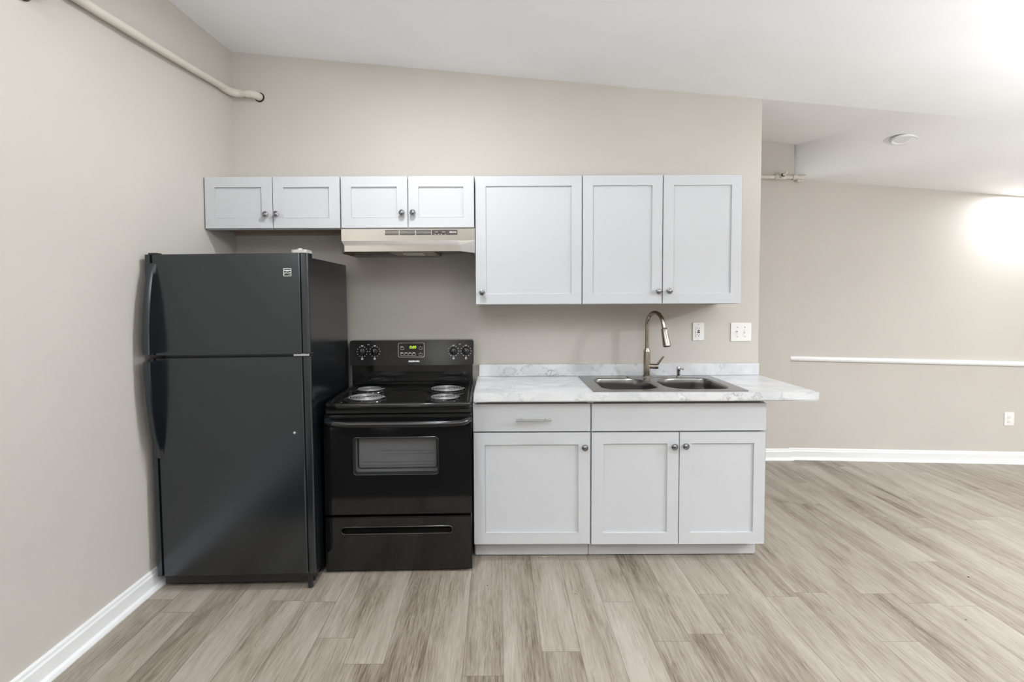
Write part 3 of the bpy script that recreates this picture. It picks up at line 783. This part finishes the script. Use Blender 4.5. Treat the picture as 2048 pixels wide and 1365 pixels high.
# backguard
bm = bmesh.new(); box(bm, -X + .006, X - .006, .272, .330, .82, 1.10, .004); link('backguard', bm, M_blk, st)
bm = bmesh.new()
prism(bm, [(.262, .872), (.262, .886), (.272, .892), (.272, .870)], -X + .02, X - .02, 'X'); link('rear_trim', bm, M_blk, st)
bm = bmesh.new()
prism(bm, rrect(-X, X, .990, 1.142, .012, 5), 0, .070, 'Y')
for v_ in bm.verts:
    v_.co.y += .245 + (v_.co.z - .990) * .06
ed = [e for e in bm.edges if all(v_.co.y < .262 for v_ in e.verts) and e.calc_face_angle(0) > 1]
bmesh.ops.bevel(bm, geom=ed, offset=.004, segments=3, affect='EDGES')
cpn = link('control_panel', bm, M_blkpanel, st, smooth=35)
def py(z_): return .245 + (z_ - .990) * .06
TX = (PI / 2 - math.atan(.06), 0, 0)
for kx in (-.300, -.2245, .2525, .3285):
    bm = bmesh.new(); kz = 1.075
    lathe(bm, [(.0235, 0), (.0235, .004), (.0200, .008), (.0185, .012), (.017, .013)], 28, '-Y')
    box(bm, -.0055, .0055, -.030, -.012, -.0185, .0185, .0035, 3)
    kb = link('knob', bm, M_rubber, cpn, smooth=40, loc=(kx, py(kz) - .0005, kz))
    kb.data.materials[0] = M_fridge_trim
    bm = bmesh.new(); box(bm, -.0009, .0009, -.0307, -.0298, .002, .0175); tag(link('pointer', bm, M_silver, kb), 'silver pointer line')
    bm = bmesh.new()
    def pr(bm_, x0_, x1_, z0_, z1_): box(bm_, kx + x0_, kx + x1_, py(kz + z0_) - .0009, py(kz + z0_) + .0005, kz + z0_, kz + z1_)
    for k in range(12):
        a = R(90 + 30 * k)
        if k in (0, 6): continue
        x_, z_ = .031 * math.cos(a), .031 * math.sin(a); s_ = .0017
        pr(bm, x_ - s_, x_ + s_, z_ - s_, z_ + s_)
    link('dial_scale', bm, M_print, cpn)
    bm = bmesh.new(); x_ = .0055
    pr(bm, -x_, x_, -.0495, -.0478); pr(bm, -x_, x_, -.0400, -.0383); pr(bm, -x_, -x_ + .0018, -.0495, -.0383); pr(bm, x_ - .0018, x_, -.0495, -.0383)
    dx = -1 if kx in (-.300, .2525) else 1
    dz = -.0465 if abs(kx) > .25 and abs(kx) < .31 else -.0435
    pr(bm, -.0022 , .0022, dz, dz + .0035)
    link('burner_symbol', bm, M_print, cpn)
    text_mesh('dial_lettering', 'OFF', .0085, M_print, cpn, (kx, py(kz + .0335) - .001, kz + .0335), rot=TX, bold=.0003)
    text_mesh('dial_lettering', 'LO', .006, M_print, cpn, (kx, py(kz - .031) - .001, kz - .031), rot=TX, bold=.0002)
for x_ in (-.262, .291):
    bm = bmesh.new()
    for dx in (-.006, .001): box(bm, x_ + dx, x_ + dx + .005, py(1.117) - .0009, py(1.117), 1.1155, 1.1185)
    link('indicator_lamp', bm, M_print, cpn)
# clock
bm = bmesh.new(); plate(bm, rrect(-.0840, .0775, 1.0385, 1.1275, .010, 5), [rrect(-.0790, .0735, 1.0425, 1.1240, .007, 5)], -.0035, 0.001)
for v_ in bm.verts: v_.co.y += py(v_.co.z)
tag(link('clock_bezel', bm, mat('dark_chrome', (.30, .30, .31), .2, 1.), cpn), 'thin silver clock frame')
bm = bmesh.new(); prism(bm, rrect(-.0790, .0735, 1.0425, 1.1240, .007, 5), -.0012, 0, 'Y')
for v_ in bm.verts: v_.co.y += py(v_.co.z)
ck = link('clock_display', bm, M_blk, cpn)
text_mesh('clock_digits', '0:00', .0235, M_led, ck, (.005, py(1.1) - .0016, 1.099), rot=TX, bold=.0004, shear=.15)
def key(x, z, lbl):
    bm = bmesh.new()
    ol = rrect(x - .0105, x + .0105, z - .0085, z + .006, .002, 2); il = rrect(x - .0092, x + .0092, z - .0072, z + .0047, .0015, 2)
    plate(bm, ol, [il], -.0018, -.0012)
    for v_ in bm.verts: v_.co.y += py(v_.co.z)
    link('touch_key', bm, mat('grey_print', (.45, .45, .45)) if 'grey_print' not in bpy.data.materials else bpy.data.materials['grey_print'], ck)
    if lbl: text_mesh('key_lettering', lbl, .0068, M_print, ck, (x - .002, py(z) - .002, z + .0085), rot=TX, bold=.0002)
for x_, z_, s_ in ((-.058, 1.094, 'BAKE'), (.053, 1.095, '^'), (-.058, 1.0575, 'BROIL'), (-.033, 1.0575, 'STOP'), (-.010, 1.0575, 'CLK'), (.013, 1.0575, 'TMR'), (.053, 1.0575, 'v')): key(x_, z_, s_)
text_mesh('brand_lettering', 'FRIGIDAIRE', .0125, M_print, cpn, (.012, py(1.012) - .001, 1.0135), rot=TX, bold=.0006, sx_=1.05, shear=.12)
# oven door
bm = bmesh.new()
win = rrect(-.210, .210, .510, .693, .012, 4)
win = [(x - .012, z) for x, z in win]
plate(bm, rrect(-X + .001, X - .002, .302, .812, .004, 2), [win], -.330, -.288)
ed = [e for e in bm.edges if all(abs(v_.co.y + .330) < 1e-5 and (abs(v_.co.x) > X - .012 or v_.co.z < .31 or v_.co.z > .80) for v_ in e.verts) and e.calc_face_angle(0) > 1]
bmesh.ops.bevel(bm, geom=ed, offset=.003, segments=2, affect='EDGES')
od = link('oven_door', bm, M_blk, st, smooth=30)
bm = bmesh.new(); fo = [(x - .012, z) for x, z in rrect(-.2135, .2135, .5065, .6965, .014, 6)]
loop = [Vector((x, -.3300, z)) for x, z in fo]; tube(bm, loop + [loop[0], loop[1]], .0042, 10, cap=False)
link('window_frame', bm, M_fridge_trim, od, smooth=60)
bm = bmesh.new(); il = [Vector((x, -.2915, z)) for x, z in [(x_ - .012, z_) for x_, z_ in rrect(-.196, .205, .530, .690, .012, 5)]]
tube(bm, il + [il[0], il[1]], .0035, 8, cap=False); link('inner_rim', bm, M_fridge_trim, od, smooth=60)
bm = bmesh.new(); box(bm, -.222, .198, -.290, -.2865, .500, .70)
cav = tag(link('window_pane', bm, M_cavity, od), 'smoky grey window pane with rack lines')
bm = bmesh.new()
for z_, x0_, x1_ in ((.562, -.19, .185), (.602, -.08, .185), (.620, -.10, .185), (.545, -.205, .19)): tube(bm, [(x0_, -.2925, z_), (x1_, -.2925, z_)], .0008, 6)
link('rack_lines', bm, M_rack, cav)
bm = bmesh.new()
hp = [(-.358, -.335, .786), (-.350, -.352, .783), (-.325, -.372, .778), (-.26, -.381, .776), (0, -.386, .7755), (.26, -.381, .776), (.325, -.372, .778), (.350, -.352, .784), (.366, -.333, .788)]
fine_ = []
for a, b in zip(hp, hp[1:]):
    for k in range(4): fine_.append(Vector(a).lerp(Vector(b), k / 4))
fine_.append(Vector(hp[-1]))
tube(bm, fine_, [.0165 * (1 if 3 < i < len(fine_) - 4 else .8) for i in range(len(fine_))], 16, flat=1.)
link('door_handle', bm, M_fridge_trim, od, smooth=50)
# strip between cooktop and door
bm = bmesh.new(); box(bm, -X + .006, X - .006, -.300, -.284, .814, .836, .002); link('vent_strip', bm, M_rubber, st)
# storage drawer
bm = bmesh.new()
slot = rrect(-.293, .272, .2005, .2375, .0180, 8)
plate(bm, rrect(-X + .002, X - .004, .012, .288, .004, 2), [slot], -.330, -.292)
ed = [e for e in bm.edges if all(abs(v_.co.y + .330) < 1e-5 and (abs(v_.co.x) > X - .012 or v_.co.z < .02 or v_.co.z > .28) for v_ in e.verts) and e.calc_face_angle(0) > 1]
bmesh.ops.bevel(bm, geom=ed, offset=.004, segments=2, affect='EDGES')
sd = link('storage_drawer', bm, M_blk, st, smooth=30)
bm = bmesh.new(); box(bm, -.30, .28, -.2935, -.2905, .19, .248); link('handle_recess', bm, M_blk, sd)
bm = bmesh.new(); lp = [Vector((x, -.3300, z)) for x, z in slot]; tube(bm, lp + [lp[0], lp[1]], .0038, 10, cap=False)
link('recess_lip', bm, M_fridge_trim, sd, smooth=60)
bm = bmesh.new(); box(bm, -X + .02, X - .02, -.288, .28, .0, .024); link('plinth', bm, M_rubber, st)

# small specks of debris on the planks
for (x, y, s_), lb in zip(((2.338, -.761, .0045), (2.02, -1.12, .003), (-.055, -.82, .003), (.36, -.90, .0025)), (
        'black speck of dirt on the planks at the right of the room', 'tiny dark speck on the planks in front of the alcove', 'tiny dark speck on the planks before the drawer cabinet', 'tiny dark speck on the planks before the sink cabinet')):
    bm = bmesh.new(); bmesh.ops.create_icosphere(bm, subdivisions=2, radius=s_)
    for v_ in bm.verts: v_.co.z = abs(v_.co.z) * .5; v_.co.x *= 1.3
    tag(link('dirt_speck', bm, M_dark, loc=(x, y, .0003)), lb, 'dirt', 'specks on the floor')
bm = bmesh.new(); tube(bm, [(0, 0, .003), (.012, .002, .003), (.026, -.003, .003)], .0025, 6)
tag(link('wood_splinter', bm, mat('pale_wood', (.6, .5, .36)), loc=(.235, -.535, 0.0)), 'pale splinter on the floor under the toe kick', 'debris')
